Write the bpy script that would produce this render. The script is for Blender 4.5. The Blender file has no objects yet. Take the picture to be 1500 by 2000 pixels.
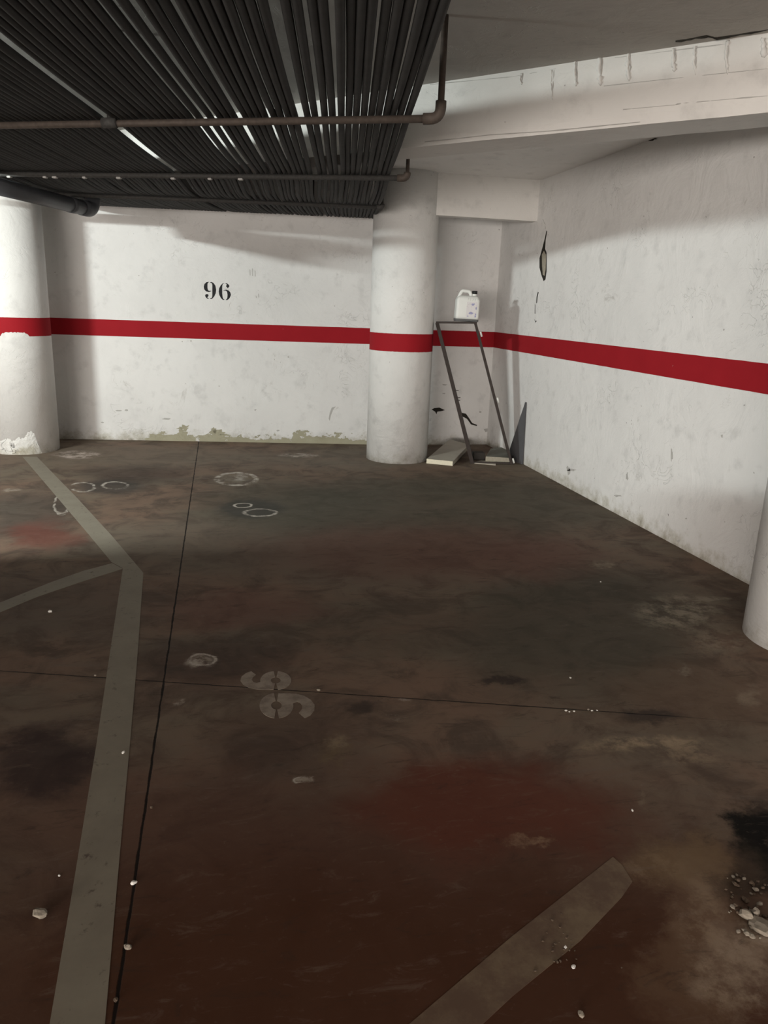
import bpy, bmesh, math, random
import numpy as np
from mathutils import Vector, Matrix, noise
random.seed(7)
C = bpy.context.scene.collection
sc = bpy.context.scene
V = Vector

# ------------------------------------------------------------------ camera
F, H, YH = 1475.0, 1.5, 597.0
_p1 = np.array([0, 1000-YH, -F]); _p2 = np.array([1000, 1000-YH-36, -F])
UP = np.cross(_p2, _p1); UP /= np.linalg.norm(UP)
if UP[1] < 0: UP = -UP
YV = np.array([420-750, 1000-(YH+.036*(420-750)), -F]); YV /= np.linalg.norm(YV)
YV -= UP*(YV@UP); YV /= np.linalg.norm(YV)
XV = np.cross(YV, UP)
RM = np.array([XV, YV, UP]); CAM = np.array([0, 0, H])
cd = bpy.data.cameras.new('camera'); cam = bpy.data.objects.new('camera', cd); C.objects.link(cam)
cam.matrix_world = Matrix.Translation((0, 0, H)) @ Matrix(RM.tolist()).to_4x4()
cd.sensor_fit = 'VERTICAL'; cd.sensor_height = 36; cd.lens = 36*F/2000; cd.clip_start = .02
sc.camera = cam

# ------------------------------------------------------------------ world and lamps
L1 = (-3.55, 4.10, 2.385)
L1_POWER = 79; L1_COL = (.93, 1, .97)
# added soft fill behind the camera to lift the shaded walls
ld = bpy.data.lights.new('fill_light', 'AREA'); ld.shape = 'RECTANGLE'; ld.size = 9.0; ld.size_y = 1.6; ld.energy = 620; ld.color = (1, .92, .85)
lo = bpy.data.objects.new('fill_light', ld); C.objects.link(lo); lo.location = (-5.6, -7.2, 1.05); lo.rotation_euler = (math.radians(90), 0, math.radians(-27))
w = bpy.data.worlds.new('world'); sc.world = w; w.use_nodes = True
w.node_tree.nodes['Background'].inputs[0].default_value = (1, .9, .8, 1)
w.node_tree.nodes['Background'].inputs[1].default_value = .06
sc.view_settings.view_transform = 'Standard'; sc.view_settings.look = 'None'
sc.view_settings.gamma = 1; sc.view_settings.exposure = 1.15

# ------------------------------------------------------------------ geometry of the view
def ray(u, v): return RM @ np.array([u-750, 1000-v, -F])
def onz(u, v, z=0.0):
    d = ray(u, v); return V((CAM + d*((z-H)/d[2])).tolist())
def onpl(u, v, p, n):
    d = ray(u, v); p = np.array(p); n = np.array(n)
    return V((CAM + d*(((p-CAM)@n)/(d@n))).tolist())

# ------------------------------------------------------------------ object helpers
def finish(name, bm, m, parent=None, smooth=False, recalc=True):
    if recalc: bmesh.ops.recalc_face_normals(bm, faces=bm.faces)
    me = bpy.data.meshes.new(name); bm.to_mesh(me); bm.free()
    if smooth:
        for p in me.polygons: p.use_smooth = True
    o = bpy.data.objects.new(name, me); C.objects.link(o)
    if m: me.materials.append(m)
    if parent:
        o.parent = parent
        o.matrix_parent_inverse = parent.matrix_world.inverted()
    return o
def tag(o, label=None, cat=None, group=None, kind=None):
    if label: o['label'] = label
    if cat: o['category'] = cat
    if group: o['group'] = group
    if kind: o['kind'] = kind
    return o
def empty(name, loc, label, cat, group=None):
    o = bpy.data.objects.new(name, None); o.empty_display_size = .1; o.location = loc
    C.objects.link(o); o.matrix_world = Matrix.Translation(loc)
    return tag(o, label, cat, group)
def box(bm, lo, hi, M=None, bev=0):
    r = bmesh.ops.create_cube(bm, size=1)
    vs = r['verts']
    for v in vs:
        v.co = V([lo[i] + (v.co[i]+.5)*(hi[i]-lo[i]) for i in range(3)])
    if bev:
        es = list({e for v in vs for e in v.link_edges})
        rr = bmesh.ops.bevel(bm, geom=es, offset=bev, segments=2, affect='EDGES')
        vs = list({v for f in rr['faces'] for v in f.verts} | {v for v in vs if v.is_valid})
    if M:
        for v in vs: v.co = M @ v.co
    return vs
def hexa(bm, b, t):
    """bottom ring and top ring of the same length"""
    n = len(b); B = [bm.verts.new(p) for p in b]; T = [bm.verts.new(p) for p in t]
    bm.faces.new(B[::-1]); bm.faces.new(T)
    for i in range(n): bm.faces.new((B[i], B[(i+1) % n], T[(i+1) % n], T[i]))
def tube(bm, pts, r, n=10, cap=True):
    pts = [V(p) for p in pts]; rings = []
    rr = r if isinstance(r, (list, tuple)) else [r]*len(pts)
    prev = None
    for i, p in enumerate(pts):
        t = (pts[min(i+1, len(pts)-1)] - pts[max(i-1, 0)]).normalized()
        if prev is None:
            a = t.cross(V((0, 0, 1)));
            if a.length < .1: a = t.cross(V((1, 0, 0)))
            a.normalize()
        else:
            a = (prev - t*prev.dot(t)).normalized()
        prev = a; b = t.cross(a)
        rings.append([bm.verts.new(p + (a*math.cos(2*math.pi*k/n) + b*math.sin(2*math.pi*k/n))*rr[i]) for k in range(n)])
    for A, B in zip(rings, rings[1:]):
        for k in range(n): bm.faces.new((A[k], A[(k+1) % n], B[(k+1) % n], B[k]))
    if cap:
        bm.faces.new(rings[0][::-1]); bm.faces.new(rings[-1])
def arc(p0, c, p1, n=6):
    p0, c, p1 = V(p0), V(c), V(p1)
    return [p0*(1-t)**2 + c*2*t*(1-t) + p1*t*t for t in [i/n for i in range(n+1)]]
def cyl(bm, c, r, z0, z1, n=64, dz=None):
    k = 1 if not dz else max(1, int((z1-z0)/dz))
    rings = []
    for j in range(k+1):
        z = z0+(z1-z0)*j/k
        rings.append([bm.verts.new((c[0]+r*math.cos(2*math.pi*i/n), c[1]+r*math.sin(2*math.pi*i/n), z)) for i in range(n)])
    for A, B in zip(rings, rings[1:]):
        for i in range(n): bm.faces.new((A[i], A[(i+1) % n], B[(i+1) % n], B[i]))
    bm.faces.new(rings[0][::-1]); bm.faces.new(rings[-1])
def sheet(bm, pts, off):
    """a layer of paint or plaster: outline pts with a small thickness along off"""
    off = V(off)
    hexa(bm, [p - off*.5 for p in pts], [p + off for p in pts])

# ------------------------------------------------------------------ node helper
class NT:
    def __init__(s, name):
        s.m = bpy.data.materials.new(name); s.m.use_nodes = True
        s.t = s.m.node_tree; s.b = s.t.nodes['Principled BSDF']; s._pos = None
    def new(s, ty, **k):
        n = s.t.nodes.new(ty)
        for a, b in k.items(): setattr(n, a, b)
        return n
    def put(s, sock, v):
        if isinstance(v, bpy.types.NodeSocket): s.t.links.new(v, sock)
        elif isinstance(v, (tuple, list)) and len(v) == 3 and sock.type == 'RGBA': sock.default_value = (*v, 1)
        else: sock.default_value = v
    def pos(s):
        if s._pos is None: s._pos = s.new('ShaderNodeNewGeometry').outputs['Position']
        return s._pos
    def ma(s, op, a, b=0.0, c=0.0, clamp=False):
        n = s.new('ShaderNodeMath', operation=op, use_clamp=clamp)
        s.put(n.inputs[0], a); s.put(n.inputs[1], b); s.put(n.inputs[2], c); return n.outputs[0]
    def vm(s, op, a, b=(0, 0, 0)):
        n = s.new('ShaderNodeVectorMath', operation=op); s.put(n.inputs[0], a); s.put(n.inputs[1], b)
        return n.outputs['Value' if op in ('DOT_PRODUCT', 'LENGTH', 'DISTANCE') else 'Vector']
    def noise(s, scale, detail=4, rough=.55, vec=None, dist=0, stretch=None):
        vec = vec or s.pos()
        if stretch: vec = s.vm('MULTIPLY', vec, stretch)
        n = s.new('ShaderNodeTexNoise'); s.put(n.inputs['Vector'], vec)
        n.inputs['Scale'].default_value = scale; n.inputs['Detail'].default_value = detail
        n.inputs['Roughness'].default_value = rough; n.inputs['Distortion'].default_value = dist
        return n
    def ss(s, x, a, b):
        n = s.new('ShaderNodeMapRange', interpolation_type='SMOOTHSTEP'); s.put(n.inputs[0], x)
        n.inputs[1].default_value = a; n.inputs[2].default_value = b; return n.outputs[0]
    def mix(s, f, a, b):
        n = s.new('ShaderNodeMix', data_type='RGBA'); s.put(n.inputs[0], f); s.put(n.inputs[6], a); s.put(n.inputs[7], b)
        return n.outputs[2]
    def sep(s, v):
        n = s.new('ShaderNodeSeparateXYZ'); s.put(n.inputs[0], v); return n.outputs
    def bump(s, h, st=.3, d=.01, nrm=None):
        n = s.new('ShaderNodeBump'); n.inputs['Strength'].default_value = st; n.inputs['Distance'].default_value = d
        s.put(n.inputs['Height'], h)
        if nrm: s.put(n.inputs['Normal'], nrm)
        return n.outputs[0]
    def out(s, col=None, rough=None, nrm=None, metal=None, spec=None):
        if col is not None: s.put(s.b.inputs['Base Color'], col)
        if rough is not None: s.put(s.b.inputs['Roughness'], rough)
        if nrm is not None: s.put(s.b.inputs['Normal'], nrm)
        if metal is not None: s.put(s.b.inputs['Metallic'], metal)
        if spec is not None: s.put(s.b.inputs['Specular IOR Level'], spec)
        return s.m
def simple(name, col, rough=.6, var=.15, scale=30, metal=0, bump=.2):
    t = NT(name); n = t.noise(scale, 5)
    c = t.mix(n.outputs[0], tuple(x*(1-var) for x in col), tuple(min(1, x*(1+var)) for x in col))
    return t.out(c, rough, t.bump(n.outputs[0], bump, .002), metal, spec=.2)

def plaster(name, base=(.76, .755, .74), dirt=1.0, flake=None, streak=(1, 1, 1), bumpy=1.0):
    t = NT(name); z = t.sep(t.pos())[2]
    n1 = t.noise(1.1, 5, .6); n2 = t.noise(7, 6, .6); n3 = t.noise(90, 3)
    c = t.mix(t.ss(n1.outputs[0], .35, .7), base, tuple(x*.92 for x in base))
    c = t.mix(t.ss(n2.outputs[0], .52, .75), c, tuple(x*.84 for x in base))
    # scuffs
    sc1 = t.noise(3.2, 8, .72, dist=.6)
    c = t.mix(t.ma('MULTIPLY', t.ss(sc1.outputs[0], .62, .72), .45*dirt), c, (.33, .31, .28))
    sp = t.noise(26, 2, .5)
    c = t.mix(t.ma('MULTIPLY', t.ss(sp.outputs[0], .76, .80), .7*dirt), c, (.18, .16, .14))
    # grime and damp towards the foot
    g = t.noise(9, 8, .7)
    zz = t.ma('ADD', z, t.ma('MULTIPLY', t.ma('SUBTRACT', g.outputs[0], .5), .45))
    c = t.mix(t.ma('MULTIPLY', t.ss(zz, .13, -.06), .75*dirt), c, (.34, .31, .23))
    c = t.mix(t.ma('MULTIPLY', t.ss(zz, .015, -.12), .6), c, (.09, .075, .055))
    h = None
    if flake:
        x0, x1, zt = flake
        x = t.sep(t.pos())[0]
        fn = t.noise(6.5, 7, .62, stretch=(1, 1, 1.5), dist=.3)
        th = t.ma('ADD', t.ma('MULTIPLY', z, 1/zt*.30), t.ma('MULTIPLY', t.ma('SUBTRACT', 1, t.ma('MULTIPLY', t.ss(x, x0-.3, x0+.3), t.ss(x, x1+.3, x1-.3))), .3))
        f = t.ss(t.ma('SUBTRACT', fn.outputs[0], th), .36, .375)
        c = t.mix(f, c, t.mix(n2.outputs[0], (.42, .40, .30), (.30, .28, .19)))
        h = f
    hb = t.ma('ADD', t.ma('MULTIPLY', t.noise(2.6, 6, .6, dist=1.5).outputs[0], 1.0), t.ma('MULTIPLY', n2.outputs[0], .35))
    vor = t.noise(4.5, 3, .5, dist=2.5)
    rid = t.ma('ABSOLUTE', t.ma('SUBTRACT', vor.outputs[0], .5))
    rm = t.ss(t.noise(1.6, 4, .6, dist=.8).outputs[0], .52, .66)
    hb = t.ma('SUBTRACT', hb, t.ma('MULTIPLY', t.ma('MULTIPLY', t.ss(rid, .014, 0), rm), .42))
    nr = t.bump(hb, .55*bumpy, .02)
    nr = t.bump(n3.outputs[0], .18, .002, nr)
    if h is not None: nr = t.bump(t.ma('MULTIPLY', h, -1), .6, .004, nr)
    return t.out(c, .75, nr, spec=.3)

M_BACK = plaster('white_painted_plaster_back', flake=(-.75, 1.75, .16))
M_RIGHT = plaster('white_painted_plaster_right')
M_COL = plaster('white_painted_column', base=(.76, .755, .735), dirt=.7, bumpy=.7)
M_BEAM = plaster('white_painted_concrete_beam', base=(.70, .685, .655), dirt=.8, bumpy=.5)
M_SLAB = plaster('white_painted_concrete_slab', base=(.80, .785, .76), dirt=.8, bumpy=.5)
M_ROUGH = plaster('rough_patched_plaster', base=(.70, .69, .665), dirt=1.3, bumpy=4)
M_CEIL = plaster('grey_painted_concrete_ceiling', base=(.43, .405, .37), dirt=.9, bumpy=.5)
def red_paint():
    t = NT('red_band_paint'); n = t.noise(5, 6, .6)
    c = t.mix(n.outputs[0], (.27, .011, .017), (.34, .015, .022))
    s = t.noise(20, 3)
    c = t.mix(t.ss(s.outputs[0], .76, .8), c, (.6, .5, .48))
    return t.out(c, .7, t.bump(t.noise(12, 4).outputs[0], .15, .004), spec=.08)
M_RED = red_paint()
M_BLACK = simple('black_stencil_paint', (.018, .018, .02), .7)
M_PIPE = simple('black_foam_insulation', (.041, .041, .040), .8, .35, 14, bump=.5)
M_IRON = simple('rusty_iron_pipe', (.075, .060, .050), .65, .5, 40, metal=.15, bump=.6)
M_IRON_D = simple('dark_dusty_iron', (.06, .058, .055), .7, .5, 60, metal=.2, bump=.8)
M_DRAIN = simple('dark_grey_pvc', (.075, .078, .085), .45, .2, 8)
M_RUSTFRAME = simple('dark_brown_steel', (.050, .040, .036), .6, .35, 30, metal=.1)
M_CAN = simple('translucent_white_plastic', (.74, .75, .72), .4, .05, 10)
M_CANBASE = simple('grey_residue_plastic', (.13, .13, .13), .5, .2, 30)
M_CAP = simple('black_plastic', (.02, .02, .02), .4)
M_HOLE = simple('dark_cracked_recess', (.03, .027, .022), .95, .4, 40)
M_RAW = simple('raw_beige_mortar', (.34, .31, .25), .95, .25, 60)
M_SPALL = simple('peeled_grey_plaster', (.36, .34, .25), .95, .25, 40)
M_SMUDGE = simple('grey_smudge', (.45, .44, .42), .9, .2, 40)
M_BOARD = simple('pale_laminate_board', (.40, .37, .31), .5, .12, 12)
M_BOARDEDGE = simple('cream_board_edge', (.70, .66, .52), .6, .15, 50)
M_BOARD2 = simple('grey_green_board', (.20, .20, .17), .7, .2, 20)
M_BRICK = simple('dark_block', (.06, .055, .05), .9, .3, 60)
M_STONE = simple('pale_rubble', (.27, .235, .19), .95, .4, 60)
M_STONE2 = simple('brown_rubble', (.11, .08, .058), .95, .4, 60)
M_CHIP = simple('white_plaster_chip', (.72, .70, .66), .9, .1, 60)
M_HINGE = simple('white_plastic_bracket', (.72, .72, .68), .5, .05)

# ------------------------------------------------------------------ floor material
def floor_mat():
    t = NT('worn_red_garage_floor')
    n1 = t.noise(.9, 7, .62, stretch=(1, 1.6, 1)); n2 = t.noise(3.5, 8, .65, dist=.8); n3 = t.noise(40, 5, .6)
    c = t.mix(t.ss(n1.outputs[0], .38, .64), (.195, .128, .092), (.170, .135, .100))
    c = t.mix(t.ss(n2.outputs[0], .42, .66), c, (.105, .076, .058))
    st = t.noise(3.2, 9, .72, stretch=(.55, 2.2, 1), dist=1.2)
    c = t.mix(t.ma('MULTIPLY', t.ss(st.outputs[0], .52, .70), .6), c, (.165, .132, .105))
    c = t.mix(t.ma('MULTIPLY', t.ss(st.outputs[0], .44, .30), .5), c, (.078, .060, .048))
    # noisy position so that patches have ragged outlines
    wv = t.noise(2.2, 8, .68)
    off = t.vm('MULTIPLY', t.vm('SUBTRACT', wv.outputs['Color'], (.5, .5, .5)), (.55, .55, 0))
    P1 = t.vm('ADD', t.pos(), off)
    wv2 = t.noise(14, 5, .6)
    wv4 = t.noise(5, 6, .7)
    off2 = t.vm('ADD', t.vm('MULTIPLY', t.vm('SUBTRACT', wv2.outputs['Color'], (.5, .5, .5)), (.10, .10, 0)), t.vm('MULTIPLY', t.vm('SUBTRACT', wv4.outputs['Color'], (.5, .5, .5)), (.14, .14, 0)))
    off4 = t.vm('MULTIPLY', t.vm('SUBTRACT', wv2.outputs['Color'], (.5, .5, .5)), (.04, .04, 0))
    P4 = t.vm('ADD', t.pos(), off4)
    P2 = t.vm('ADD', t.pos(), off2)
    br = t.noise(9, 8, .75)
    def dist(u, v, ru, rv, P):
        c0 = onz(u, v); a = onz(u+ru, v)-c0; b = (onz(u, v-rv)-onz(u, v+rv))*.5
        M = np.linalg.inv(np.array([[a.x, b.x], [a.y, b.y]]))
        d = t.vm('SUBTRACT', P, (c0.x, c0.y, 0))
        e1 = t.vm('DOT_PRODUCT', d, (M[0, 0], M[0, 1], 0)); e2 = t.vm('DOT_PRODUCT', d, (M[1, 0], M[1, 1], 0))
        return t.ma('SQRT', t.ma('ADD', t.ma('MULTIPLY', e1, e1), t.ma('MULTIPLY', e2, e2)))
    def patch(c, u, v, ru, rv, col, st, soft=.45, P=None, broken=0):
        f = t.ss(dist(u, v, ru, rv, P or P1), 1+soft, 1-soft)
        f = t.ma('MULTIPLY', f, st)
        if broken: f = t.ma('MULTIPLY', f, t.ss(br.outputs[0], .5-.1*broken, .62))
        return t.mix(f, c, col)
    def ring(c, u, v, ru, rv, col, st, w=.16, broken=True):
        d = t.ma('ABSOLUTE', t.ma('SUBTRACT', dist(u, v, ru, rv, P4), 1))
        f = t.ma('MULTIPLY', t.ss(d, w, w*.25), st)
        if broken: f = t.ma('MULTIPLY', f, t.ma('MULTIPLY', t.ss(br.outputs[0], .36, .55), t.ss(wv4.outputs[0], .40, .52)))
        return t.mix(f, c, col)
    GREEN = (.072, .067, .050); PINK = (.155, .082, .064); RED = (.125, .036, .021); DARK = (.045, .033, .028); WHT = (.42, .38, .33)
    for a in [(800, 1960, 1000, 430, (.070, .026, .012), .92, .5), (600, 1600, 700, 120, (.10, .05, .035), .6, .6),  # first patch mixes red paint with foreground vignette darkening put into the colour
              (90, 1480, 130, 62, (.036, .023, .022), .8), (480, 1060, 260, 60, (.150, .122, .096), .5), (130, 1180, 170, 60, (.13, .10, .08), .5), (880, 980, 330, 60, GREEN, .75), (560, 985, 180, 50, GREEN, .6),
              (1130, 1210, 230, 110, GREEN, .75), (700, 1220, 200, 60, GREEN, .35), (260, 925, 100, 20, DARK, .6),
              (820, 1075, 270, 50, PINK, .6), (470, 1190, 150, 35, PINK, .6), (1060, 1085, 110, 32, PINK, .5),
              (430, 1290, 140, 50, DARK, .6), (940, 1560, 240, 85, RED, .75), (560, 1440, 160, 60, (.07, .045, .035), .5),
              (1350, 1360, 180, 60, (.13, .088, .06), .6), (1080, 905, 130, 20, (.17, .145, .11), .6),
              (250, 890, 260, 22, (.19, .155, .12), .6), (700, 895, 200, 20, (.17, .15, .12), .5),
              (60, 1000, 90, 45, (.05, .042, .036), .6), (90, 1045, 60, 28, (.16, .052, .038), .7),
              (1290, 1665, 110, 55, (.20, .135, .078), .75), (1350, 1900, 90, 120, (.20, .13, .08), .45), (1450, 1850, 90, 90, (.25, .18, .13), .6), (1340, 1760, 60, 70, (.20, .13, .085), .6),
              (1510, 1650, 55, 75, (.004, .003, .002), 1), (1440, 1700, 60, 35, (.04, .03, .02), .6)]:  # near-black patch paints the shade of a pit onto the flat floor
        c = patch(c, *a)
    for a in [(980, 1330, 50, 8, DARK, .9), (1270, 1398, 60, 14, DARK, .8), (700, 1384, 30, 12, DARK, .7)]:
        c = patch(c, *a, .4, P2)
    for a in [(1330, 1195, 75, 32, (.36, .31, .24), .8), (1410, 1250, 60, 25, (.30, .25, .19), .7), (1260, 1452, 110, 14, (.36, .28, .19), .9),
              (1340, 1475, 60, 22, (.30, .23, .16), .7), (1460, 1360, 25, 20, (.30, .24, .18), .6),
              (1180, 1104, 22, 7, (.30, .25, .19), .8), (1332, 1308, 12, 9, (.28, .24, .19), .8), (1390, 1170, 35, 4, (.3, .26, .2), .8),
              (660, 1470, 32, 34, (.17, .125, .075), .7), (1040, 1640, 50, 8, (.30, .20, .13), .7), (1260, 1560, 8, 18, (.22, .17, .12), .6),
              (1430, 1880, 80, 90, (.34, .26, .19), .8), (1370, 1780, 40, 60, (.30, .22, .15), .6), (1280, 1700, 60, 30, (.27, .19, .12), .6), (1480, 1815, 40, 20, (.42, .34, .27), .9)]:
        c = patch(c, *a, .5, P2, 1)
    for a in [(150, 888, 38, 7, (.62, .52, .46), .9), (585, 889, 34, 4, (.52, .46, .40), .9), (455, 937, 30, 10, (.33, .30, .25), .35),
              (470, 932, 12, 6, (.45, .41, .36), .8), (767, 1399, 12, 5, (.40, .35, .30), .9), (394, 1289, 27, 12, (.46, .41, .35), .95), (588, 1524, 14, 6, (.40, .35, .29), .8), (660, 1450, 20, 12, (.25, .19, .13), .7), (360, 1372, 9, 3, (.35, .3, .26), .9),
              (800, 1369, 10, 3, (.35, .3, .26), .9), (1285, 1529, 18, 2, (.38, .3, .22), .8), (20, 957, 20, 3, (.4, .34, .28), .8)]:
        c = patch(c, *a, .45, P2, 1)
    c = patch(c, 490, 993, 62, 19, (.05, .048, .042), .8, .3, P2); c = patch(c, 215, 951, 62, 14, (.06, .052, .046), .8, .3, P2)
    for a in [(474, 987, 17, 4.2), (508, 1001, 31, 7), (162, 951, 22, 9), (225, 948, 24, 7), (462, 935, 38, 12), (395, 1288, 25, 11), (588, 1524, 14, 6), (120, 985, 14, 18)]:
        c = ring(c, *a, (.52, .47, .41), .9, .2, a[1] != 987)
    # fine wear showing through everything
    fw_ = t.noise(11, 8, .75, stretch=(.6, 1.8, 1), dist=.8)
    c = t.mix(t.ma('MULTIPLY', t.ss(fw_.outputs[0], .54, .72), .38), c, (.19, .145, .115))
    c = t.mix(t.ma('MULTIPLY', t.ss(fw_.outputs[0], .46, .30), .45), c, (.035, .026, .021))
    # joints and hairline crack
    def line(c, p, q, wd, st=.95):
        d = (q-p); d.normalize(); nn = (-d.y, d.x, 0)
        e = t.vm('DOT_PRODUCT', t.vm('SUBTRACT', P3, (p.x, p.y, 0)), nn)
        e = t.ma('ADD', t.ma('ABSOLUTE', e), t.ma('MULTIPLY', t.ma('SUBTRACT', br.outputs[0], .5), wd*1.6))
        f = t.ss(e, wd, wd*.4); return t.mix(t.ma('MULTIPLY', f, st), c, (.008, .006, .005)), f
    off3 = t.vm('MULTIPLY', t.vm('SUBTRACT', wv2.outputs['Color'], (.5, .5, .5)), (.008, .008, 0))
    P3 = t.vm('ADD', t.pos(), off3)
    c, f1 = line(c, onz(388, 866), onz(222, 2000), .0055)
    xm = t.sep(t.pos())[0]
    c2, f2 = line(c, onz(0, 1310), onz(1480, 1410), .0045)
    c = t.mix(t.ss(xm, 1.9, 1.6), c, c2)
    hf = t.ma('SUBTRACT', t.ma('ADD', t.ma('MULTIPLY', n2.outputs[0], .5), t.ma('MULTIPLY', n3.outputs[0], .12)), t.ma('ADD', f1, f2))
    c = t.mix(t.ma('MULTIPLY', t.ss(n3.outputs[0], .62, .8), .3), c, (.22, .18, .14))
    rg = t.ma('ADD', .55, t.ma('MULTIPLY', n2.outputs[0], .4))
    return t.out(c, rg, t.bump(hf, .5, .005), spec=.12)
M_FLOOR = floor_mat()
def line_paint():
    t = NT('faded_grey_line_paint')
    n = t.noise(5, 8, .7); n2 = t.noise(22, 6, .7)
    c = t.mix(n.outputs[0], (.290, .260, .200), (.16, .135, .102))
    c = t.mix(t.ss(n2.outputs[0], .58, .72), c, (.085, .06, .045))
    return t.out(c, .7, t.bump(n2.outputs[0], .3, .001))
M_LINE = line_paint()
t = NT('faint_line_paint'); _n = t.noise(5, 8, .7)
M_LINE2 = t.out(t.mix(t.ss(_n.outputs[0], .35, .6), (.190, .135, .082), (.115, .068, .042)), .7)
t = NT('pale_number_paint'); _n = t.noise(16, 6, .7)
M_NUM = t.out(t.mix(t.ss(_n.outputs[0], .35, .7), (.30, .25, .20), (.18, .14, .11)), .7)

# ================================================================== SETTING
ZC = 2.70
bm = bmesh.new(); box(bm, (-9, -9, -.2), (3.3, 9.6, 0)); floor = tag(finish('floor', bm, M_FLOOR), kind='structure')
bm = bmesh.new(); box(bm, (-9, -9, ZC), (3.3, 9.6, ZC+.25)); tag(finish('ceiling', bm, M_CEIL), kind='structure')
# back wall: one long plane, then the short niche wall
BP, BN = (1.604, 8.174, 0), np.array([.1225, .9925, 0])
def by(x): return 8.174 - (x-1.604)*.1225/.9925
bm = bmesh.new()
ring_ = [(-9, by(-9)), (1.9, by(1.9)), (1.95, 8.15), (3.1, 8.14), (3.1, 8.5), (-9, by(-9)+.3)]
hexa(bm, [(x, y, 0) for x, y in ring_], [(x, y, ZC) for x, y in ring_])
wall_back = tag(finish('wall_back', bm, M_BACK), kind='structure')
bm = bmesh.new(); box(bm, (3.015, -9, 0), (3.3, 8.6, ZC)); wall_right = tag(finish('wall_right', bm, M_RIGHT), kind='structure')
# added half-height partition, unseen at left, shaping the lamp's lower shadows
bm = bmesh.new(); pr = [(1.9, 0), (4.45, 0), (4.42, 1.1), (4.35, 1.6), (4.2, 1.86), (4.0, 1.93), (1.9, 1.94)]
hexa(bm, [(-2.05, y, z) for y, z in pr], [(-1.9, y, z) for y, z in pr]); tag(finish('shadow_partition', bm, M_RIGHT), kind='structure')
bm = bmesh.new(); box(bm, (-9.2, -9, 0), (-9, 9.6, ZC)); tag(finish('wall_far_left', bm, M_RIGHT), kind='structure')
bm = bmesh.new(); box(bm, (-9.2, -9.2, 0), (3.3, -9, ZC)); tag(finish('wall_front', bm, M_RIGHT), kind='structure')

# oblique beam
bA, bB = V((1.15, 4.58)), V((2.35, 3.31)); d = (bB-bA).normalized(); nn = V((-d.y, d.x))
if nn.y < 0: nn = -nn
s0, s1 = bA - d*5.0, bB + d*.93
bm = bmesh.new()
prof = [(0, ZC), (0, 2.43), (.012, 2.385), (.30, 2.385), (.30, ZC)]
K = 60; rows = []
for i in range(K+1):
    p = s0 + (s1-s0)*i/K
    row = []
    for j, (o, z) in enumerate(prof):
        jit = .004*noise.noise(V((i*.7, j*3.1, 0))) if j in (1, 2, 3) else 0
        q = p + nn*(o+jit); row.append(bm.verts.new((q.x, q.y, z+jit)))
    rows.append(row)
for a, b in zip(rows, rows[1:]):
    for j in range(len(prof)): bm.faces.new((a[j], a[(j+1) % 5], b[(j+1) % 5], b[j]))
bm.faces.new(rows[0]); bm.faces.new(rows[-1][::-1])
beam = tag(finish('ceiling_beam', bm, M_BEAM), 'long white painted concrete beam crossing obliquely under the ceiling at the right', 'beam', kind='structure')
n3 = V((nn.x, nn.y, 0))
def onbeam(u, v): return onpl(u, v, (bA.x, bA.y, 0), np.array([nn.x, nn.y, 0]))
# plaster runs and cracks on the beam face
def ragged_tube(pts, r, seed=0):
    q = []; rr = []
    for (a, b) in zip(pts, pts[1:]):
        for k in range(6):
            f = k/6; p = V(a)*(1-f)+V(b)*f
            q.append(p + V((noise.noise(p*60)*.006, noise.noise(p*60+V((9, 0, 0)))*.006, 0)))
            rr.append(r*(.5+abs(noise.noise(p*45+V((seed, 3, 1))))*1.6))
    q.append(V(pts[-1])); rr.append(r*.3)
    b_ = bmesh.new(); tube(b_, q, rr, 6); return b_
for i, (u, v0, v1, r) in enumerate([(1078, 137, 195, .005), (1124, 118, 168, .010), (1172, 112, 167, .012), (1228, 104, 158, .009),
                                     (1316, 94, 140, .010), (1357, 90, 146, .008), (1420, 80, 145, .009), (1492, 74, 112, .012), (1018, 143, 165, .007)]):
    finish('plaster_run', ragged_tube([onbeam(u, v0), onbeam(u-2, (v0+v1)/2), onbeam(u+1, v1)], r, i), M_BEAM, beam, True)
    finish('crack', ragged_tube([onbeam(u+3, v0)-n3*.002, onbeam(u+1, v1+1)-n3*.002], r*.30, i+20), M_SMUDGE, beam)
for pts in [[(1217, 214), (1318, 205), (1330, 202), (1400, 196), (1500, 187)], [(840, 165), (1000, 150), (1086, 134)], [(1200, 113), (1500, 76)],
            [(1180, 168), (1290, 156), (1500, 134)], [(830, 277), (960, 263), (1070, 256), (1250, 238)]]:
    finish('crack', ragged_tube([onbeam(*p) for p in pts], .0022, pts[0][0]), M_SMUDGE, beam)
# ceiling crack near the beam
cei = bpy.data.objects['ceiling']
finish('crack', ragged_tube([onz(*p, ZC) for p in [(1320, 80), (1380, 70), (1400, 74), (1500, 58)]], .006, 5), M_HOLE, cei)
finish('crack', ragged_tube([onz(*p, ZC) for p in [(1075, 345), (1130, 322), (1190, 300), (1236, 280)]], .004, 5), M_SMUDGE, cei)
q0_, q1_ = bA + nn*.29 - d*5.0, bA + nn*.29 + d*1.75
bm = bmesh.new(); hexa(bm, [(q0_.x, q0_.y, ZC-.012), (q1_.x, q1_.y, ZC-.012), (3.02, 3.1, ZC-.012), (3.02, 8.15, ZC-.012), (-2, by(-2), ZC-.012)],
    [(q0_.x, q0_.y, ZC+.01), (q1_.x, q1_.y, ZC+.01), (3.02, 3.1, ZC+.01), (3.02, 8.15, ZC+.01), (-2, by(-2), ZC+.01)])
tag(finish('ceiling', bm, M_SLAB), kind='structure')
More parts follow.
